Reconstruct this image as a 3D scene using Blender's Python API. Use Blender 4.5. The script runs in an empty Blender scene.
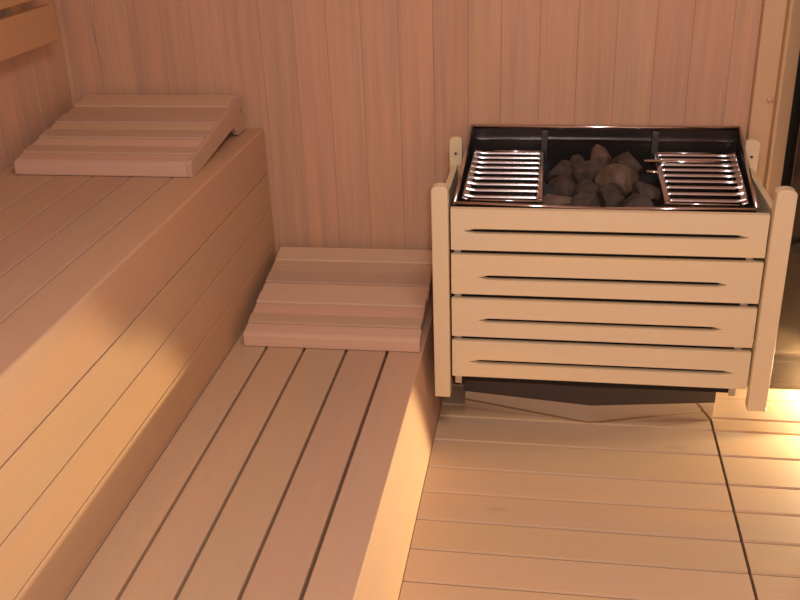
import bpy, bmesh, math, random
from mathutils import Vector, Matrix

S = bpy.context.scene
COL = S.collection
random.seed(7)

# ------------------------------------------------------------------ camera
cam_data = bpy.data.cameras.new('camera')
cam_data.sensor_width = 36.0
cam_data.lens = 36.0 * 961.08 / 800.0
cam_data.clip_start = 0.02
cam = bpy.data.objects.new('camera', cam_data)
COL.objects.link(cam)
R0 = Vector((0.98773, 0.15260, -0.03302))       # camera right
R1 = Vector((0.03490, -0.42220, -0.90580))      # camera down
R2 = R0.cross(R1)                               # camera forward
R1 = R2.cross(R0)
M = Matrix.Identity(4)
for i in range(3):
    M[i][0] = R0[i]; M[i][1] = -R1[i]; M[i][2] = -R2[i]
M.translation = Vector((0.0, -2.3, 1.242))
cam.matrix_world = M
S.camera = cam

# ------------------------------------------------------------------ light
W = bpy.data.worlds.new('world')
S.world = W
W.use_nodes = True
W.node_tree.nodes['Background'].inputs[0].default_value = (0.9, 0.75, 0.6, 1)
W.node_tree.nodes['Background'].inputs[1].default_value = 0.05

S.view_settings.view_transform = 'Standard'
S.view_settings.look = 'None'
S.view_settings.gamma = 1.0
S.view_settings.use_curve_mapping = False
S.view_settings.exposure = 0.0


def lamp(name, kind, loc, energy, color, size):
    d = bpy.data.lights.new(name, kind)
    d.energy = energy
    d.color = color
    if kind == 'AREA':
        d.shape = 'DISK'
        d.size = size
    else:
        d.shadow_soft_size = size
    o = bpy.data.objects.new(name, d)
    o.location = loc
    COL.objects.link(o)
    return o


# the flash of the camera, beside its lens
lamp('camera_flash', 'POINT', Vector((0.0, -2.3, 1.242)) + R0 * 0.05 - R1 * 0.045, 24.0, (0.90, 0.98, 1.04), 0.022)
# warm fill light added under the ceiling for ambient brightness
lamp('ceiling_fill', 'AREA', (0.1, -1.5, 2.02), 12.0, (1.0, 0.87, 0.74), 0.5)
# low lamp near the floor to the right of the stove
lamp('floor_lamp_spill', 'POINT', (0.70, -0.16, 0.07), 8.0, (1.0, 0.78, 0.48), 0.03)
beam = lamp('floor_lamp_beam', 'SPOT', (0.75, -0.285, 0.009), 78.0, (1.0, 0.77, 0.40), 0.014)
beam.data.spot_size = math.radians(57)
beam.data.spot_blend = 0.30
beam.rotation_euler = Vector((-1.0, -0.75, -0.10)).to_track_quat('-Z', 'Y').to_euler()


# ------------------------------------------------------------------ materials
def new_mat(name):
    m = bpy.data.materials.new(name)
    m.use_nodes = True
    return m, m.node_tree.nodes, m.node_tree.links, m.node_tree.nodes['Principled BSDF']


def wood(name, base, axis, var=0.16, grain=0.16, rough=0.55, hue=0.03, knots=0.0, freq=16.0):
    """Planed wood: the grain runs along axis (0 x, 1 y, 2 z); each board differs a little."""
    m, n, l, b = new_mat(name)
    tc = n.new('ShaderNodeTexCoord')
    geo = n.new('ShaderNodeNewGeometry')
    off = n.new('ShaderNodeVectorMath'); off.operation = 'SCALE'
    off.inputs[0].default_value = (13.1, 7.7, 5.3)
    l.new(geo.outputs['Random Per Island'], off.inputs['Scale'])
    add = n.new('ShaderNodeVectorMath'); add.operation = 'ADD'
    l.new(tc.outputs['Object'], add.inputs[0]); l.new(off.outputs[0], add.inputs[1])

    def stretched(across, along, detail, dist=0.0):
        mp = n.new('ShaderNodeMapping')
        sc = [across, across, across]; sc[axis] = along
        mp.inputs['Scale'].default_value = sc
        l.new(add.outputs[0], mp.inputs['Vector'])
        t = n.new('ShaderNodeTexNoise')
        t.inputs['Scale'].default_value = 1.0
        t.inputs['Detail'].default_value = detail
        t.inputs['Distortion'].default_value = dist
        l.new(mp.outputs[0], t.inputs['Vector'])
        return t.outputs['Fac']
    broad = stretched(freq, 1.3, 2.5, 0.6)
    fine = stretched(170, 5.0, 3.0, 0.2)
    # sum = 1 + var*(rand-.5) + grain*(broad-.5) + grain*.6*(fine-.5)

    def madd(x, mul, addv):
        q = n.new('ShaderNodeMath'); q.operation = 'MULTIPLY_ADD'
        l.new(x, q.inputs[0]); q.inputs[1].default_value = mul
        if isinstance(addv, float):
            q.inputs[2].default_value = addv
        else:
            l.new(addv, q.inputs[2])
        return q.outputs[0]
    v = madd(geo.outputs['Random Per Island'], var, 1.0 - var / 2 - grain * 1.6 / 2)
    v = madd(broad, grain * 2.0, v)
    v = madd(fine, grain * 0.9, v)
    v = madd(v, 1.0, -grain * 0.65)
    if knots > 0:
        vo = n.new('ShaderNodeTexVoronoi')
        mp = n.new('ShaderNodeMapping')
        sc = [9.0, 9.0, 9.0]; sc[axis] = 2.4
        mp.inputs['Scale'].default_value = sc
        l.new(add.outputs[0], mp.inputs['Vector'])
        l.new(mp.outputs[0], vo.inputs['Vector'])
        vo.inputs['Scale'].default_value = 1.0
        mr = n.new('ShaderNodeMapRange')
        mr.inputs['From Min'].default_value = 0.03
        mr.inputs['From Max'].default_value = 0.10
        mr.inputs['To Min'].default_value = -knots
        mr.inputs['To Max'].default_value = 0.0
        l.new(vo.outputs['Distance'], mr.inputs['Value'])
        q = n.new('ShaderNodeMath'); q.operation = 'ADD'
        l.new(v, q.inputs[0]); l.new(mr.outputs[0], q.inputs[1])
        v = q.outputs[0]
    hs = n.new('ShaderNodeHueSaturation')
    hs.inputs['Color'].default_value = (*base, 1)
    hv = n.new('ShaderNodeMath'); hv.operation = 'MULTIPLY_ADD'
    frac = n.new('ShaderNodeMath'); frac.operation = 'FRACT'
    mul = n.new('ShaderNodeMath'); mul.operation = 'MULTIPLY'; mul.inputs[1].default_value = 17.3
    l.new(geo.outputs['Random Per Island'], mul.inputs[0]); l.new(mul.outputs[0], frac.inputs[0])
    l.new(frac.outputs[0], hv.inputs[0]); hv.inputs[1].default_value = hue; hv.inputs[2].default_value = 0.5 - hue / 2
    l.new(hv.outputs[0], hs.inputs['Hue'])
    sv = madd(broad, 0.35, 0.83)
    l.new(sv, hs.inputs['Saturation'])
    l.new(v, hs.inputs['Value'])
    l.new(hs.outputs[0], b.inputs['Base Color'])
    b.inputs['Roughness'].default_value = rough
    b.inputs['Specular IOR Level'].default_value = 0.3
    bp = n.new('ShaderNodeBump'); bp.inputs['Strength'].default_value = 0.05; bp.inputs['Distance'].default_value = 0.002
    l.new(fine, bp.inputs['Height']); l.new(bp.outputs[0], b.inputs['Normal'])
    return m


def plain(name, col, rough=0.5, metal=0.0, noise=0.0, scale=40.0, bump=0.0):
    m, n, l, b = new_mat(name)
    b.inputs['Roughness'].default_value = rough
    b.inputs['Metallic'].default_value = metal
    if noise > 0 or bump > 0:
        tc = n.new('ShaderNodeTexCoord')
        t = n.new('ShaderNodeTexNoise'); t.inputs['Scale'].default_value = scale; t.inputs['Detail'].default_value = 5
        l.new(tc.outputs['Object'], t.inputs['Vector'])
        r = n.new('ShaderNodeValToRGB')
        r.color_ramp.elements[0].position = 0.3; r.color_ramp.elements[1].position = 0.7
        r.color_ramp.elements[0].color = (*[c * (1 - noise) for c in col], 1)
        r.color_ramp.elements[1].color = (*[min(1, c * (1 + noise)) for c in col], 1)
        l.new(t.outputs['Fac'], r.inputs[0]); l.new(r.outputs[0], b.inputs['Base Color'])
        if bump > 0:
            bp = n.new('ShaderNodeBump'); bp.inputs['Strength'].default_value = bump; bp.inputs['Distance'].default_value = 0.004
            l.new(t.outputs['Fac'], bp.inputs['Height']); l.new(bp.outputs[0], b.inputs['Normal'])
    else:
        b.inputs['Base Color'].default_value = (*col, 1)
    return m


WALL_Z = wood('wall_board_wood', (0.615, 0.378, 0.25), 2, var=0.10, grain=0.27, hue=0.007, freq=34.0)
WALL_PLAIN = wood('outer_wall_wood', (0.57, 0.36, 0.265), 2, var=0.1, grain=0.1)
CEIL = wood('ceiling_wood', (0.57, 0.37, 0.27), 0, var=0.1, grain=0.1)
BENCH = wood('bench_wood', (0.56, 0.385, 0.255), 1, var=0.10, grain=0.12, hue=0.016)
BENCH_UP = wood('high_bench_wood', (0.55, 0.355, 0.238), 1, var=0.12, grain=0.14, hue=0.012)
RISER = wood('riser_wood', (0.57, 0.37, 0.225), 1, var=0.06, grain=0.10, hue=0.012)
REST = wood('headrest_wood', (0.62, 0.42, 0.30), 0, var=0.30, grain=0.14, hue=0.02)
DUCK = wood('duckboard_wood', (0.605, 0.43, 0.275), 0, var=0.10, grain=0.10, hue=0.007, knots=0.25)
STOVE = wood('stove_wood', (0.84, 0.69, 0.465), 0, var=0.05, grain=0.06, hue=0.008, rough=0.45)
STOVE_Z = wood('stove_post_wood', (0.84, 0.69, 0.465), 2, var=0.05, grain=0.06, hue=0.008, rough=0.45)
TRIM = wood('trim_wood', (0.70, 0.46, 0.27), 2, var=0.04, grain=0.08, hue=0.01, rough=0.45)
BACKR = wood('backrest_wood', (0.58, 0.33, 0.17), 1, var=0.10, grain=0.10, hue=0.015)
STEEL = plain('polished_steel', (0.72, 0.70, 0.70), 0.16, 1.0)
BARS = plain('brushed_steel', (0.56, 0.57, 0.60), 0.15, 1.0)
MIRROR = plain('mirror_steel', (0.76, 0.72, 0.68), 0.10, 1.0)
SATIN = plain('satin_steel', (0.60, 0.60, 0.62), 0.32, 1.0)
DARK = plain('dark_steel', (0.10, 0.09, 0.09), 0.35, 0.6)
BODY_DARK = plain('stove_body_steel', (0.055, 0.048, 0.046), 0.28, 0.7)  # dark steel, deepened to stand in for shade behind the slats
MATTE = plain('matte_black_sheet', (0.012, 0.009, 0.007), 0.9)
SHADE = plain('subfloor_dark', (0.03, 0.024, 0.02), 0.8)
ROCK = plain('stove_stone', (0.066, 0.047, 0.037), 0.85, 0.0, noise=0.45, scale=28.0, bump=0.6)
ROCK_PALE = plain('stove_stone_pale', (0.135, 0.092, 0.068), 0.85, 0.0, noise=0.35, scale=28.0, bump=0.6)
BLACK = plain('black_knob', (0.02, 0.02, 0.02), 0.25)
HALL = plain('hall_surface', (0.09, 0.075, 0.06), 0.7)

gm, gn, gl, gb = new_mat('bronze_glass')
gb.inputs['Base Color'].default_value = (0.26, 0.19, 0.14, 1)
gb.inputs['Roughness'].default_value = 0.06
gb.inputs['Transmission Weight'].default_value = 0.9
gb.inputs['IOR'].default_value = 1.5
GLASS = gm


# ------------------------------------------------------------------ mesh helpers
def box(bm, x0, x1, y0, y1, z0, z1, bev=0.0, seg=2):
    t = bmesh.new()
    vs = [t.verts.new((x, y, z)) for x in (x0, x1) for y in (y0, y1) for z in (z0, z1)]
    for f in ((0, 1, 3, 2), (4, 6, 7, 5), (0, 4, 5, 1), (2, 3, 7, 6), (0, 2, 6, 4), (1, 5, 7, 3)):
        t.faces.new([vs[i] for i in f])
    bmesh.ops.recalc_face_normals(t, faces=t.faces[:])
    if bev > 0:
        bmesh.ops.bevel(t, geom=t.edges[:], offset=bev, segments=seg, affect='EDGES', profile=0.5)
    merge(bm, t)


def merge(bm, t, mat=None):
    if mat is not None:
        bmesh.ops.transform(t, matrix=mat, verts=t.verts[:])
    idx = {}
    for v in t.verts:
        idx[v] = bm.verts.new(v.co)
    for f in t.faces:
        try:
            nf = bm.faces.new([idx[v] for v in f.verts])
            nf.smooth = f.smooth
        except ValueError:
            pass
    t.free()


def prism(bm, pts, axis, a0, a1, bev=0.0, seg=2):
    """Extrude a polygon: axis 0 -> pts are (y, z); 1 -> (x, z); 2 -> (x, y)."""
    def P(p, a):
        return {0: (a, p[0], p[1]), 1: (p[0], a, p[1]), 2: (p[0], p[1], a)}[axis]
    t = bmesh.new()
    A = [t.verts.new(P(p, a0)) for p in pts]
    B = [t.verts.new(P(p, a1)) for p in pts]
    t.faces.new(A); t.faces.new(list(reversed(B)))
    k = len(pts)
    for i in range(k):
        j = (i + 1) % k
        t.faces.new([A[i], B[i], B[j], A[j]])
    bmesh.ops.recalc_face_normals(t, faces=t.faces[:])
    if bev > 0:
        ed = [e for e in t.edges if len(e.link_faces) == 2 and e.calc_face_angle(0) > 0.6]
        bmesh.ops.bevel(t, geom=ed, offset=bev, segments=seg, affect='EDGES', profile=0.5)
    merge(bm, t)


def tube(bm, p0, p1, r, seg=12):
    p0, p1 = Vector(p0), Vector(p1)
    d = p1 - p0
    t = bmesh.new()
    bmesh.ops.create_cone(t, cap_ends=True, segments=seg, radius1=r, radius2=r, depth=d.length)
    for f in t.faces:
        f.smooth = len(f.verts) == 4
    merge(bm, t, Matrix.Translation((p0 + p1) / 2) @ d.to_track_quat('Z', 'Y').to_matrix().to_4x4())


def obj(name, bm, mat, parent=None, kind=None, label=None):
    me = bpy.data.meshes.new(name)
    bmesh.ops.recalc_face_normals(bm, faces=bm.faces[:])
    bm.to_mesh(me); bm.free()
    me.materials.append(mat)
    o = bpy.data.objects.new(name, me)
    COL.objects.link(o)
    if parent is not None:
        o.parent = parent
    if kind:
        o['kind'] = kind
    if label:
        o['label'] = label
    return o


def thing(name, label, cat, loc=(0, 0, 0), group=None):
    o = bpy.data.objects.new(name, None)
    o.empty_display_size = 0.05
    COL.objects.link(o)
    o.location = loc
    o['label'] = label; o['category'] = cat
    if group:
        o['group'] = group
    return o


def tag(o, label, cat, group=None):
    o['label'] = label; o['category'] = cat
    if group:
        o['group'] = group
    return o


# ------------------------------------------------------------------ the room
XL, XR, YF, ZC = -1.231, 1.05, -2.75, 2.08
bm = bmesh.new(); box(bm, XL - 0.05, XR + 0.05, YF, 0.9, -0.08, -0.028)
obj('floor', bm, SHADE, kind='structure')
bm = bmesh.new(); box(bm, XL - 0.05, XR + 0.05, YF, 0.02, ZC, ZC + 0.05)
obj('ceiling', bm, CEIL, kind='structure')

# back wall: narrow vertical boards, measured one by one where they show
xs = [XL, -1.215, -1.128, -1.045, -0.962, -0.885, -0.80, -0.712, -0.627, -0.547, -0.463, -0.373, -0.290, -0.207,
      -0.129, -0.040, 0.047, 0.134, 0.222, 0.302, 0.390, 0.4458]
bm = bmesh.new()
for a, c in zip(xs[:-1], xs[1:]):
    d = random.uniform(0, 0.0005)
    prism(bm, [(a + 0.0003, 0.03), (a + 0.0002, 0.0007 + d), (a + 0.0016, d), (c - 0.0016, d), (c - 0.0002, 0.0007 + d), (c - 0.0003, 0.03)],
          2, -0.028, ZC)
box(bm, XL, 0.4458, 0.02, 0.035, -0.028, ZC)
obj('wall_back', bm, WALL_Z, kind='structure')
bm = bmesh.new()
prism(bm, [(-1.1385, 0.885), (-1.1368, 0.835), (-1.1330, 0.775), (-1.1312, 0.742), (-1.1326, 0.768), (-1.1350, 0.800), (-1.1378, 0.845)], 1, -0.0004, 0.004)
obj('crack', bm, MATTE, bpy.data.objects['wall_back'])
# left wall, the same boards
bm = bmesh.new()
y = 0.012
while y > YF:
    y2 = y - 0.0845
    prism(bm, [(XL - 0.03, y - 0.0003), (XL - 0.0007, y - 0.0002), (XL, y - 0.0016), (XL, y2 + 0.0016), (XL - 0.0007, y2 + 0.0002), (XL - 0.03, y2 + 0.0003)],
          2, -0.028, ZC)
    y = y2
box(bm, XL - 0.035, XL - 0.02, YF, 0.0, -0.028, ZC)
obj('wall_left', bm, WALL_Z, kind='structure')
bm = bmesh.new(); box(bm, XR, XR + 0.04, YF, -0.10, -0.028, ZC)
obj('wall_right', bm, WALL_PLAIN, kind='structure')
bm = bmesh.new(); box(bm, XL, XR, YF - 0.04, YF, -0.028, ZC)
obj('wall_front', bm, WALL_PLAIN, kind='structure')
# casing board and jamb between the boarded wall and the glass
bm = bmesh.new()
prism(bm, [(0.4462, 0.035), (0.4462, -0.023), (0.4945, -0.023), (0.4945, 0.035)], 2, -0.028, ZC, bev=0.003)
obj('trim_1', bm, TRIM, kind='structure')
bm = bmesh.new()
prism(bm, [(0.4948, 0.035), (0.4948, -0.046), (0.500, -0.047), (0.5315, -0.030), (0.5315, 0.035)], 2, -0.028, ZC, bev=0.002)
obj('trim_3', bm, TRIM, kind='structure')
# tinted glass door and the dim hall behind it
bm = bmesh.new(); box(bm, 0.5345, XR - 0.004, -0.116, -0.108, 0.004, 2.0, bev=0.001)
door = obj('door_1', bm, GLASS, kind='structure')
bm = bmesh.new()
tube(bm, (0.566, -0.140, 0.385), (0.566, -0.117, 0.385), 0.014, 20)
obj('knob', bm, BLACK, door)
bm = bmesh.new(); box(bm, 0.532, XR, -0.118, -0.106, 2.0, ZC)
obj('trim_2', bm, TRIM, kind='structure')
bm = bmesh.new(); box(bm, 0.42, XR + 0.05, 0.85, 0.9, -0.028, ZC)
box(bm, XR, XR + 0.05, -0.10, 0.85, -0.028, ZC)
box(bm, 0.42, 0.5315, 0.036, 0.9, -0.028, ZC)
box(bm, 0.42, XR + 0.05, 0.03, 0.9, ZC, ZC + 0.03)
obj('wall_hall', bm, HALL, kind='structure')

# ------------------------------------------------------------------ duckboards
seams = [-0.075, -0.170, -0.265, -0.3195, -0.4235, -0.5325, -0.6245, -0.7185, -0.811, -0.905, -1.0, -1.095, -1.19, -1.285, -1.38, -1.475, -1.57, -1.665, -1.76, -1.855]


def duckboard(name, label, x0, x1, yend, skew=0.0):
    t = thing(name, label, 'duckboard', ((x0 + x1) / 2, -0.9, -0.028))
    sm = bmesh.new()
    ox, oy, oz = (x0 + x1) / 2, -0.9, -0.028
    ss = [q for q in seams if q >= yend]
    for a, c in zip(ss[:-1], ss[1:]):
        prism(sm, [(c + 0.0015 - oy, -0.018 - oz), (a - 0.0015 - oy, -0.018 - oz), (a - 0.0015 - oy, -0.003 - oz), (a - 0.0045 - oy, -oz),
                   (c + 0.0045 - oy, -oz), (c + 0.0015 - oy, -0.003 - oz)], 0, x0 - ox, x1 - ox)
    o = obj('slatted_top', sm, DUCK, t)
    for k in range(3):
        bb = bmesh.new()
        px = (x0 + (x1 - x0) * (0.12 + 0.38 * k)) - ox
        box(bb, px - 0.02, px + 0.02, ss[-1] - oy, ss[0] - oy, 0.0002, 0.0098)
        obj('batten', bb, DUCK, t)
    return t


duckboard('duckboard', 'wide wooden duckboard of crosswise boards in front of the stove', -0.2508, 0.3875, -1.87)
duckboard('duckboard', 'wooden duckboard on the right lit yellow by the low lamp', 0.3935, 1.04, -1.87)

# ------------------------------------------------------------------ benches
YB, YE = -0.002, -2.45
# lower bench
lb = thing('sauna_bench', 'low wide wooden bench step with long slats beside the duckboard', 'bench', (-0.48, -1.2, -0.028))
L = (-0.48, -1.2, -0.028)


def lbox(bm, o, x0, x1, y0, y1, z0, z1, **k):
    box(bm, x0 - o[0], x1 - o[0], y0 - o[1], y1 - o[1], z0 - o[2], z1 - o[2], **k)


bm = bmesh.new()
gaps = [-0.7235, -0.641, -0.551, -0.4525, -0.358]
for a, c in zip(gaps[:-1], gaps[1:]):
    lbox(bm, L, a + 0.003, c - 0.003, YE, YB, 0.189, 0.213, bev=0.0025)
obj('seat', bm, BENCH, lb)
bm = bmesh.new()
pts = [(-0.355, 0.210), (-0.3525, 0.213), (-0.279, 0.213), (-0.2772, 0.2124), (-0.2765, 0.211), (-0.2495, -0.026), (-0.2715, -0.026), (-0.298, 0.180), (-0.355, 0.180)]
prism(bm, [(p[0] - L[0], p[1] - L[2]) for p in pts], 1, YE - L[1], YB - L[1])
fo = obj('front_panel', bm, BENCH, lb)
for yy in (-0.25, -0.95, -1.7, -2.35):
    bm = bmesh.new()
    lbox(bm, L, -0.72, -0.300, yy - 0.02, yy + 0.02, -0.028, 0.1885)
    obj('support', bm, SHADE, lb)

# upper bench
ub = thing('sauna_bench', 'high wooden bench against the left wall with boarded front', 'bench', (-0.98, -1.2, -0.028))
U = (-0.98, -1.2, -0.028)
bm = bmesh.new()
gaps = [XL + 0.001, -1.172, -1.0845, -0.9955, -0.9065, -0.8125]
for a, c in zip(gaps[:-1], gaps[1:]):
    lbox(bm, U, a + 0.0018, c - 0.0018, YE, YB, 0.597, 0.621, bev=0.0022)
obj('seat', bm, BENCH_UP, ub)
bm = bmesh.new()
r = 0.005
xf = -0.7235
arc = [(xf - r + r * math.sin(t), 0.621 - r + r * math.cos(t)) for t in [math.pi / 2 * i / 8 for i in range(9)]]
pts = [(-0.8107, 0.619), (-0.809, 0.621)] + arc + [(xf, 0.5065), (xf - 0.002, 0.5045), (xf - 0.022, 0.5045), (xf - 0.022, 0.59), (-0.8107, 0.59)]
prism(bm, [(p[0] - U[0], p[1] - U[2]) for p in pts], 1, YE - U[1], YB - U[1])
obj('front_board', bm, RISER, ub)
bm = bmesh.new()
zz = [0.5035, 0.4045, 0.3105, -0.026]
for k, (a, c) in enumerate(zip(zz[:-1], zz[1:])):
    if k == 2:
        lbox(bm, U, xf - 0.022, xf, YE, YB, 0.214, a - 0.0013, bev=0.0018)
        lbox(bm, U, xf - 0.022, xf, YE, YB, -0.027, 0.2125, bev=0.0018)
    else:
        lbox(bm, U, xf - 0.022, xf, YE, YB, c + 0.0013, a - 0.0013, bev=0.0018)
obj('riser_panel', bm, RISER, ub)
bm = bmesh.new()
lbox(bm, U, xf - 0.03, xf - 0.023, YE, YB, -0.027, 0.588)
obj('backing', bm, SHADE, ub)
for yy in (-0.25, -0.95, -1.7, -2.35):
    bm = bmesh.new()
    lbox(bm, U, -1.22, xf - 0.031, yy - 0.02, yy + 0.02, -0.028, 0.5965)
    obj('support', bm, SHADE, ub)


# ------------------------------------------------------------------ headrests
def headrest(label, loc, flush, rot=0.0, h1=0.099, D=0.375):
    """Wedge headrest; local origin at the front left foot, x along the width, y to the wall.
    flush: the end ('left' or 'right') whose side board comes up level with the slats."""
    t = thing('headrest', label, 'headrest', loc, 'wooden wedge headrests on the benches')
    Wd, h0 = 0.410, 0.031
    th = 0.015
    sl = (h1 - h0) / D
    edges = [0.0, 0.046, 0.083, 0.126, 0.170, 0.212, 0.262, 0.312, D]
    lifts = [0.0, 0.003, 0.0, 0.0035, 0.0, 0.003, 0.0, 0.002]
    sm = bmesh.new()
    for i, (a, c) in enumerate(zip(edges[:-1], edges[1:])):
        lift = lifts[i]
        za, zc = h0 + sl * a + lift, h0 + sl * c + lift
        q = [(a + 0.0008, za - th - lift), (c - 0.0008, zc - th - lift), (c - 0.0008, zc), (a + 0.0008, za)]
        if i == 0:
            q = [(0.0, 0.0006), (0.012, 0.0006), (c - 0.0008, zc - th), (c - 0.0008, zc), (0.012, za + 0.002), (0.003, za - 0.003)]
        j0, j1 = random.uniform(0, 0.0035), random.uniform(0, 0.0035)
        if flush == 'left':
            j0 = -0.0125
        elif flush == 'right':
            j1 = -0.0125
        else:
            j0 *= 0.2
        prism(sm, q, 0, -j0, Wd + j1, bev=0.003)
    obj('slatted_top', sm, REST, t)
    for side in ('left', 'right'):
        up = 0.0022 if side == flush else -th - 0.001
        x = (0.0 if side == 'left' else Wd - 0.012) if side == flush else (0.006 if side == 'left' else Wd - 0.024)
        bm = bmesh.new()
        s0 = 0.002 if side == flush else 0.050
        q = [(s0, 0.0006), (0.05 + s0 * 0.1, 0.0006), (D - 0.085, 0.030), (D - 0.058, 0.004), (D - 0.006, 0.004), (D, 0.008), (D, h1 - th - 0.024),
             (D - 0.022, h1 - th - 0.024), (D - 0.022, h1 - th - 0.014), (D, h1 - th - 0.014), (D, h0 + sl * D + up), (s0 + 0.008, h0 + sl * (s0 + 0.008) + up), (s0, h0 - 0.006 + up)]
        if side != flush:
            q = [(s0, 0.0006), (0.06, 0.0006), (D - 0.085, 0.030), (D - 0.058, 0.004), (D - 0.004, 0.004), (D - 0.004, h0 + sl * (D - 0.004) + up), (s0, h0 + sl * s0 + up)]
        prism(bm, q, 0, x, x + (0.0118 if side == flush else 0.018), bev=0.001)
        obj('side_board', bm, REST, t)
    bm = bmesh.new()
    box(bm, 0.03, Wd - 0.03, D - 0.022, D - 0.004, 0.0006, h1 - th - 0.006)
    obj('back_foot', bm, REST, t)
    t.rotation_euler.z = rot
    return t


headrest('wooden wedge headrest on the low bench beside the stove', (-0.695, -0.406, 0.2132), 'none', 0.012)
headrest('wooden wedge headrest on the high bench in the left corner', (-1.175, -0.410, 0.6212), 'right', 0.0, 0.089, 0.386)

# ------------------------------------------------------------------ backrest on the left wall
br = thing('backrest', 'wooden backrest rails on the left wall above the high bench', 'backrest', (XL, -1.2, 0.90))
o = (XL, -1.2, 0.90)
bm = bmesh.new(); lbox(bm, o, -1.203, -1.180, -2.3, -0.099, 0.859, 0.944, bev=0.004)
obj('rail', bm, BACKR, br)
bm = bmesh.new(); lbox(bm, o, -1.203, -1.180, -2.3, -0.130, 0.962, 1.05, bev=0.004)
obj('rail', bm, BACKR, br)
for yy in (-0.22, -0.40, -1.2, -2.0):
    bm = bmesh.new(); lbox(bm, o, XL + 0.0005, -1.2035, yy - 0.018, yy + 0.018, 0.865, 1.045, bev=0.002)
    obj('wall_batten', bm, BACKR, br)


# ------------------------------------------------------------------ the stove
HX, HY = 0.112, -0.21
st = thing('sauna_stove', 'electric sauna stove with slatted wooden casing and steel top full of stones', 'stove', (HX, HY, 0.0))
H = (HX, HY, 0.0)
x0, x1 = -0.2095, 0.434
yf = -0.395


def slotted(bm, o, x0, x1, z0, z1, yfr, ybk, sx0, sx1, sz, sh):
    """A board with one long tapered slot cut right through it."""
    N = 24
    cols = [x0] + [sx0 + (sx1 - sx0) * i / N for i in range(N + 1)] + [x1]
    hs = [0.0]
    for i in range(N + 1):
        u = i / N
        hs.append(sh * min(1.0, (min(u, 1 - u) / 0.045)) ** 0.6 if 0 < u < 1 else 0.0)
    hs.append(0.0)
    t = bmesh.new()

    def V(x, y, z):
        return t.verts.new((x - o[0], y - o[1], z - o[2]))
    lay = []
    for y in (yfr, ybk):
        top = [V(x, y, z1) for x in cols]; bot = [V(x, y, z0) for x in cols]
        su, sd = [], []
        for x, h in zip(cols, hs):
            a = V(x, y, sz + h)
            su.append(a)
            sd.append(V(x, y, sz - h) if h > 0 else a)
        lay.append((top, su, sd, bot))
    for k, (top, su, sd, bot) in enumerate(lay):
        for i in range(len(cols) - 1):
            for f in ([top[i], top[i + 1], su[i + 1], su[i]], [sd[i], sd[i + 1], bot[i + 1], bot[i]]):
                f = f if k == 0 else f[::-1]
                t.faces.new(f)
    (ta, ua, da, ba), (tb, ub_, db, bb) = lay
    for i in range(len(cols) - 1):
        t.faces.new([ta[i], tb[i], tb[i + 1], ta[i + 1]])
        t.faces.new([ba[i], ba[i + 1], bb[i + 1], bb[i]])
        if hs[i] > 0 or hs[i + 1] > 0:
            for p, q in ((ua, ub_), (da, db)):
                t.faces.new([p[i], p[i + 1], q[i + 1], q[i]])
    for e in (0, -1):
        t.faces.new([ta[e], ua[e], ub_[e], tb[e]])
        t.faces.new([da[e], ba[e], bb[e], db[e]])
    bmesh.ops.recalc_face_normals(t, faces=t.faces[:])
    merge(bm, t)


rows = [(0.4652, 0.5580, 0.5085, -0.184, 0.400), (0.3618, 0.4538, 0.402, -0.152, 0.369),
        (0.2578, 0.3492, 0.2985, -0.152, 0.370), (0.1555, 0.2458, 0.194, -0.172, 0.405)]
for z0, z1, sz, a, c in rows:
    bm = bmesh.new()
    slotted(bm, H, x0, x1, z0, z1, yf, yf + 0.014, a, c, sz, 0.0056)
    so = obj('front_slat', bm, STOVE, st)


def post(x0, x1, y0, y1, z0, z1):
    rr = (x1 - x0) / 2
    xc = (x0 + x1) / 2
    q = [(x0, z0), (x1, z0)]
    e = 0.55
    for i in range(13):
        a = math.pi * i / 12
        q.append((xc + rr * math.cos(a), z1 - rr * e + rr * e * math.sin(a)))
    b = bmesh.new()
    prism(b, [(p[0] - H[0], p[1] - H[2]) for p in q], 1, y0 - H[1], y1 - H[1], bev=0.0025)
    return b


obj('front_post', post(-0.2488, -0.2135, -0.411, -0.380, 0.107, 0.611), STOVE_Z, st)
obj('front_post', post(0.4380, 0.4770, -0.411, -0.380, 0.110, 0.616), STOVE_Z, st)
for a, c in ((-0.2463, -0.2151), (0.4320, 0.4650)):
    p = obj('back_post', post(a, c, -0.074, -0.056, 0.06, 0.622), STOVE_Z, st)
    bm = bmesh.new()
    tube(bm, ((a + c) / 2 - H[0], -0.0755 - H[1], 0.583), ((a + c) / 2 - H[0], -0.0738 - H[1], 0.583), 0.0032, 12)
    obj('screw', bm, DARK, p)
for xa, xb, xc2, xd in ((-0.2400, -0.2255, -0.2400, -0.2255), (0.4440, 0.4580, 0.4400, 0.4540)):
    bm = bmesh.new()
    for z0, z1 in ((0.4645, 0.5565), (0.361, 0.455), (0.257, 0.3505), (0.1555, 0.247)):
        q = [(xa, -0.3795), (xb, -0.3795), (xd, -0.0745), (xc2, -0.0745)]
        prism(bm, [(p[0] - H[0], p[1] - H[1]) for p in q], 2, z0, z1, bev=0.002)
    obj('side_panel', bm, STOVE, st)

# steel body: open box, front bowed to a slight point in the middle
bl, brr = -0.205, 0.415
bkL, bkR = -0.197, 0.4255
ym, ye_ = -0.3745, -0.3605


def bowed(o, xa, xb, ya, yb, apex, ymid, w=0.0):
    return [(xa - o[0], ya - o[1]), (apex - o[0], ymid - o[1]), (xb - o[0], ya - o[1]), (bkR - o[0], yb - o[1]), (bkL - o[0], yb - o[1])]


bm = bmesh.new()
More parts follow.
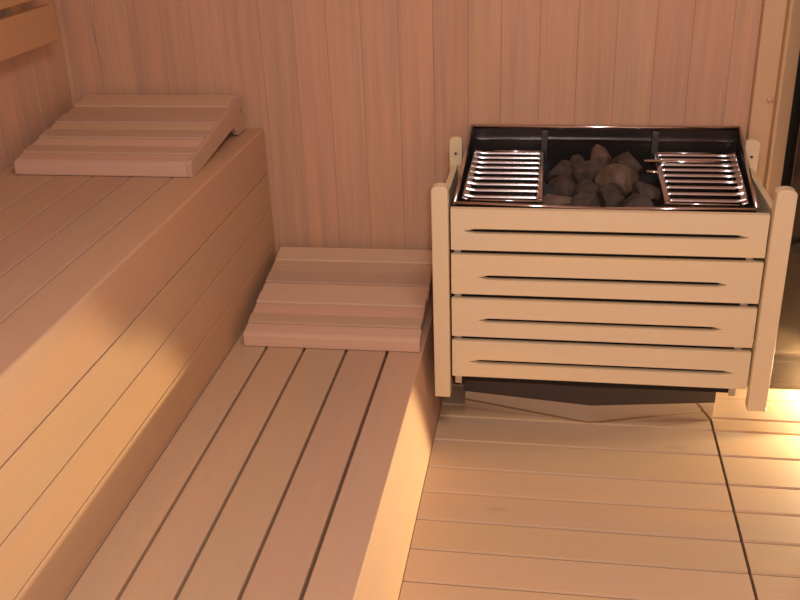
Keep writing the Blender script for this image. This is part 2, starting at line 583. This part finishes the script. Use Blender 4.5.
# walls as thin plates (outer skin + inner skin)
outer = [(bl, -0.355), (0.112, -0.373), (brr, -0.355), (bkR, -0.012), (bkL, -0.012)]
ztop = [0.556, 0.556, 0.556, 0.633, 0.633]
cx, cy = 0.11, -0.19


def ins(p, d):
    return (p[0] + (d if p[0] < cx - 0.01 else (-d if p[0] > cx + 0.01 else 0)), p[1] + (d if p[1] < cy else -d))


inner = [ins(p, 0.002) for p in outer]
t = bmesh.new()
vo_t = [t.verts.new((p[0] - H[0], p[1] - H[1], z)) for p, z in zip(outer, ztop)]
vo_b = [t.verts.new((p[0] - H[0], p[1] - H[1], 0.128)) for p in outer]
vi_t = [t.verts.new((p[0] - H[0], p[1] - H[1], z)) for p, z in zip(inner, ztop)]
vi_b = [t.verts.new((p[0] - H[0], p[1] - H[1], 0.505)) for p in inner]
for i in range(5):
    j = (i + 1) % 5
    t.faces.new([vo_b[i], vo_b[j], vo_t[j], vo_t[i]])
    t.faces.new([vo_t[i], vo_t[j], vi_t[j], vi_t[i]])
    t.faces.new([vi_t[i], vi_t[j], vi_b[j], vi_b[i]])
t.faces.new(vi_b); t.faces.new(vo_b[::-1])
merge(bm, t)
obj('body', bm, BODY_DARK, st)

# bright rolled rim along the top edge of the body
bm = bmesh.new()
ring = [Vector((p[0] - H[0], p[1] - H[1], z + 0.0005)) for p, z in zip(outer, ztop)]
for i in range(5):
    j = (i + 1) % 5
    tube(bm, ring[i], ring[j], 0.0042 if i != 3 else 0.0055, 12)
obj('rim', bm, STEEL, st)

# mirror base and dark upper plinth
bm = bmesh.new()
prism(bm, [(p[0] - H[0], p[1] - H[1]) for p in [(-0.1920, -0.279), (0.108, -0.318), (0.393, -0.276), (0.393, -0.06), (-0.192, -0.06)]], 2, 0.0008, 0.049)
obj('base', bm, MIRROR, st, label='polished steel base mirroring the floor')
bm = bmesh.new()
prism(bm, [(p[0] - H[0], p[1] - H[1]) for p in [(-0.1930, -0.281), (0.108, -0.320), (0.394, -0.278), (0.394, -0.06), (-0.193, -0.06)]], 2, 0.0492, 0.1278)
obj('plinth', bm, DARK, st)
for a in (-0.2045, 0.4005):
    bm = bmesh.new()
    box(bm, a - H[0], a + 0.015 - H[0], -0.3808 - H[1], -0.3786 - H[1], 0.129, 0.553, bev=0.0005)
    obj('bracket', bm, SATIN, st)

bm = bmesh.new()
box(bm, -0.189 - H[0], 0.400 - H[0], -0.3778 - H[1], -0.3752 - H[1], 0.135, 0.552)  # added black sheet stands in for the shade behind slots and gaps
obj('slot_shade_sheet', bm, MATTE, st)

# back plate fittings: ledge and two dividers
bm = bmesh.new()
box(bm, -0.185 - H[0], 0.415 - H[0], -0.022 - H[1], -0.0145 - H[1], 0.604, 0.6065)
obj('ledge', bm, STEEL, st)
for a in (-0.022, 0.236):
    bm = bmesh.new()
    box(bm, a - 0.008 - H[0], a + 0.008 - H[0], -0.034 - H[1], -0.0142 - H[1], 0.56, 0.628, bev=0.0015)
    obj('divider', bm, DARK, st)


SECTION = [(0.68 * p[0], 0.70 * p[1]) for p in [(-0.0062, -0.005), (-0.0056, -0.0015), (-0.0046, 0.0018), (-0.003, 0.0042), (0.0, 0.005), (0.0035, 0.0042), (0.005, 0.0), (0.004, -0.005)]]


# grilles: sloping slotted plates left and right of the stones
def grille(xo_b, xo_f, xi_b, xi_f, side):
    """xo: outer edge x at back/front; xi: inner edge x at back/front."""
    g_y0, g_y1, g_z0, g_z1 = -0.342, -0.040, 0.5595, 0.580
    def P(u, v):       # u 0 outer..1 inner, v 0 front..1 back
        xa = xo_f + (xo_b - xo_f) * v; xb = xi_f + (xi_b - xi_f) * v
        yy = g_y0 + (g_y1 - g_y0) * v; zz = g_z0 + (g_z1 - g_z0) * v
        return Vector((xa + (xb - xa) * u - H[0], yy - H[1], zz))
    def rise(u):       # the outer end is bent up towards the casing
        return 0.006 * max(0.0, (0.15 - u) / 0.15) ** 1.6

    fr = bmesh.new()
    for u0, u1 in ((0.0, 0.075), (0.915, 1.0)):
        t = bmesh.new()
        n = 8
        prev = None
        for k in range(n + 1):
            u = u0 + (u1 - u0) * k / n
            h = 0.004 * math.sin(math.pi * k / n) if u0 > 0.5 else 0.0
            row = []
            for v in [i / 12 for i in range(13)]:
                p = P(u, v); p.z += h + rise(u) + 0.003 * math.sin(math.pi * v)
                row.append(t.verts.new(p))
            if prev:
                for i in range(12):
                    f = t.faces.new([prev[i], prev[i + 1], row[i + 1], row[i]]); f.smooth = True
            prev = row
        bmesh.ops.recalc_face_normals(t, faces=t.faces[:])
        bmesh.ops.solidify(t, geom=t.faces[:], thickness=0.0015)
        merge(fr, t)
    for v in (0.0, 1.0):
        a, b_ = P(0.1, v), P(1.0, v)
        tube(fr, a, b_, 0.0028, 10)
    go = obj('grille', fr, BARS, st)
    nb = 9
    for i in range(nb):
        v = 0.055 + 0.89 * i / (nb - 1)
        t = bmesh.new()
        rows_ = []
        us = [0.01 + 0.26 * k / 13 for k in range(14)] + [0.3, 0.5, 0.7, 0.9, 0.965]
        for u in us:
            p = P(u, v)
            p.z += rise(u) + 0.003 * math.sin(math.pi * v) + 0.001
            w = max(0.0, (0.26 - u) / 0.26)
            bend = (0.0090 if side > 0 else 0.0028) * w * w if v > 0.36 else 0.0
            rows_.append([t.verts.new((p.x, p.y - bend + q[0], p.z + q[1])) for q in SECTION])
        for A, B in zip(rows_[:-1], rows_[1:]):
            m_ = len(SECTION)
            for k in range(m_):
                f = t.faces.new([A[k], B[k], B[(k + 1) % m_], A[(k + 1) % m_]]); f.smooth = True
        t.faces.new(rows_[0]); t.faces.new(rows_[-1][::-1])
        bb = bmesh.new()
        merge(bb, t)
        obj('bar', bb, BARS, go)
    return go


grille(-0.1880, -0.1900, -0.0190, -0.0180, -1)
grille(0.4180, 0.4000, 0.2290, 0.2330, 1)
for yy, xa, xb, zz in ((-0.125, 0.205, 0.395, 0.585), (-0.165, 0.208, 0.245, 0.572)):
    bm = bmesh.new()
    tube(bm, (xa - H[0], yy - H[1], zz), (xb - H[0], yy - H[1], zz), 0.0042, 10)
    obj('rod', bm, STEEL, st)


# ------------------------------------------------------------------ stones
def rock(loc, size, seed, mat, label, group='stones in the stove'):
    rnd = random.Random(seed)
    t = bmesh.new()
    bmesh.ops.create_icosphere(t, subdivisions=3, radius=1.0)
    cuts = []
    for _ in range(11):
        d = Vector((rnd.gauss(0, 1), rnd.gauss(0, 1), rnd.gauss(0, 1))).normalized()
        cuts.append((d, rnd.uniform(0.55, 0.86)))
    sc = Vector((size[0], size[1], size[2]))
    for v in t.verts:
        p = v.co.copy()
        for d, k in cuts:
            e = p.dot(d) - k
            if e > 0:
                p -= d * e
        p *= 1 + rnd.uniform(-0.018, 0.018)
        v.co = Vector((p.x * sc.x, p.y * sc.y, p.z * sc.z))
    bmesh.ops.rotate(t, verts=t.verts[:], cent=(0, 0, 0), matrix=Matrix.Rotation(rnd.uniform(0, 6.28), 3, 'Z'))
    b = bmesh.new(); merge(b, t)
    o = obj('stone', b, mat)
    o.location = loc
    return tag(o, label, 'stone', group)


R_, RP = ROCK, ROCK_PALE
stones = [
    ((0.010, -0.300, 0.540), (0.034, 0.040, 0.030), RP, 'pale faceted stone at the front left corner of the stone bed'),
    ((0.075, -0.305, 0.540), (0.034, 0.038, 0.030), R_, 'dark stone at the front edge, right of the pale faceted stone'),
    ((0.180, -0.300, 0.540), (0.042, 0.040, 0.030), R_, 'dark stone in the front right corner of the stone bed'),
    ((0.125, -0.285, 0.545), (0.032, 0.046, 0.034), R_, 'stone at the front edge below the big middle boulder'),
    ((0.022, -0.200, 0.545), (0.042, 0.044, 0.036), R_, 'brown stone by the left grille, directly behind the pale faceted stone'),
    ((0.020, -0.120, 0.548), (0.042, 0.042, 0.038), R_, 'brown stone at the back left of the pile beside the left grille'),
    ((0.085, -0.225, 0.540), (0.036, 0.042, 0.032), R_, 'darkest sunken stone in the centre of the stone bed'),
    ((0.140, -0.205, 0.560), (0.042, 0.050, 0.042), RP, 'big rounded boulder right of centre on top of the pile'),
    ((0.205, -0.235, 0.545), (0.036, 0.038, 0.034), R_, 'dark stone touching the right grille below the rods'),
    ((0.082, -0.150, 0.562), (0.034, 0.040, 0.036), R_, 'brown stone in the middle behind the sunken one'),
    ((0.110, -0.085, 0.572), (0.030, 0.034, 0.042), RP, 'tall pointed stone at the back of the pile, left of centre'),
    ((0.168, -0.100, 0.568), (0.034, 0.040, 0.036), R_, 'dark peaked stone at the back right of the pile'),
    ((0.176, -0.165, 0.556), (0.024, 0.030, 0.032), R_, 'small dark stone just left of the steel rods'),
    ((0.062, -0.090, 0.556), (0.030, 0.036, 0.034), R_, 'small stone at the back just left of the tall pointed one'),
]
for i, (lc, sz, mt, lb_) in enumerate(stones):
    rock(lc, sz, 40 + i, mt, lb_)

# ------------------------------------------------------------------ peg on the post
bm = bmesh.new()
t = bmesh.new()
bmesh.ops.create_uvsphere(t, u_segments=20, v_segments=12, radius=0.0075)
for f in t.faces:
    f.smooth = True
merge(bm, t, Matrix.Diagonal((1, 0.7, 1, 1)))
pg = obj('wooden_plug', bm, TRIM)
pg.location = (0.4830, -0.0245, 0.7035)
tag(pg, 'small round wooden plug on the casing board right of the stove', 'plug')
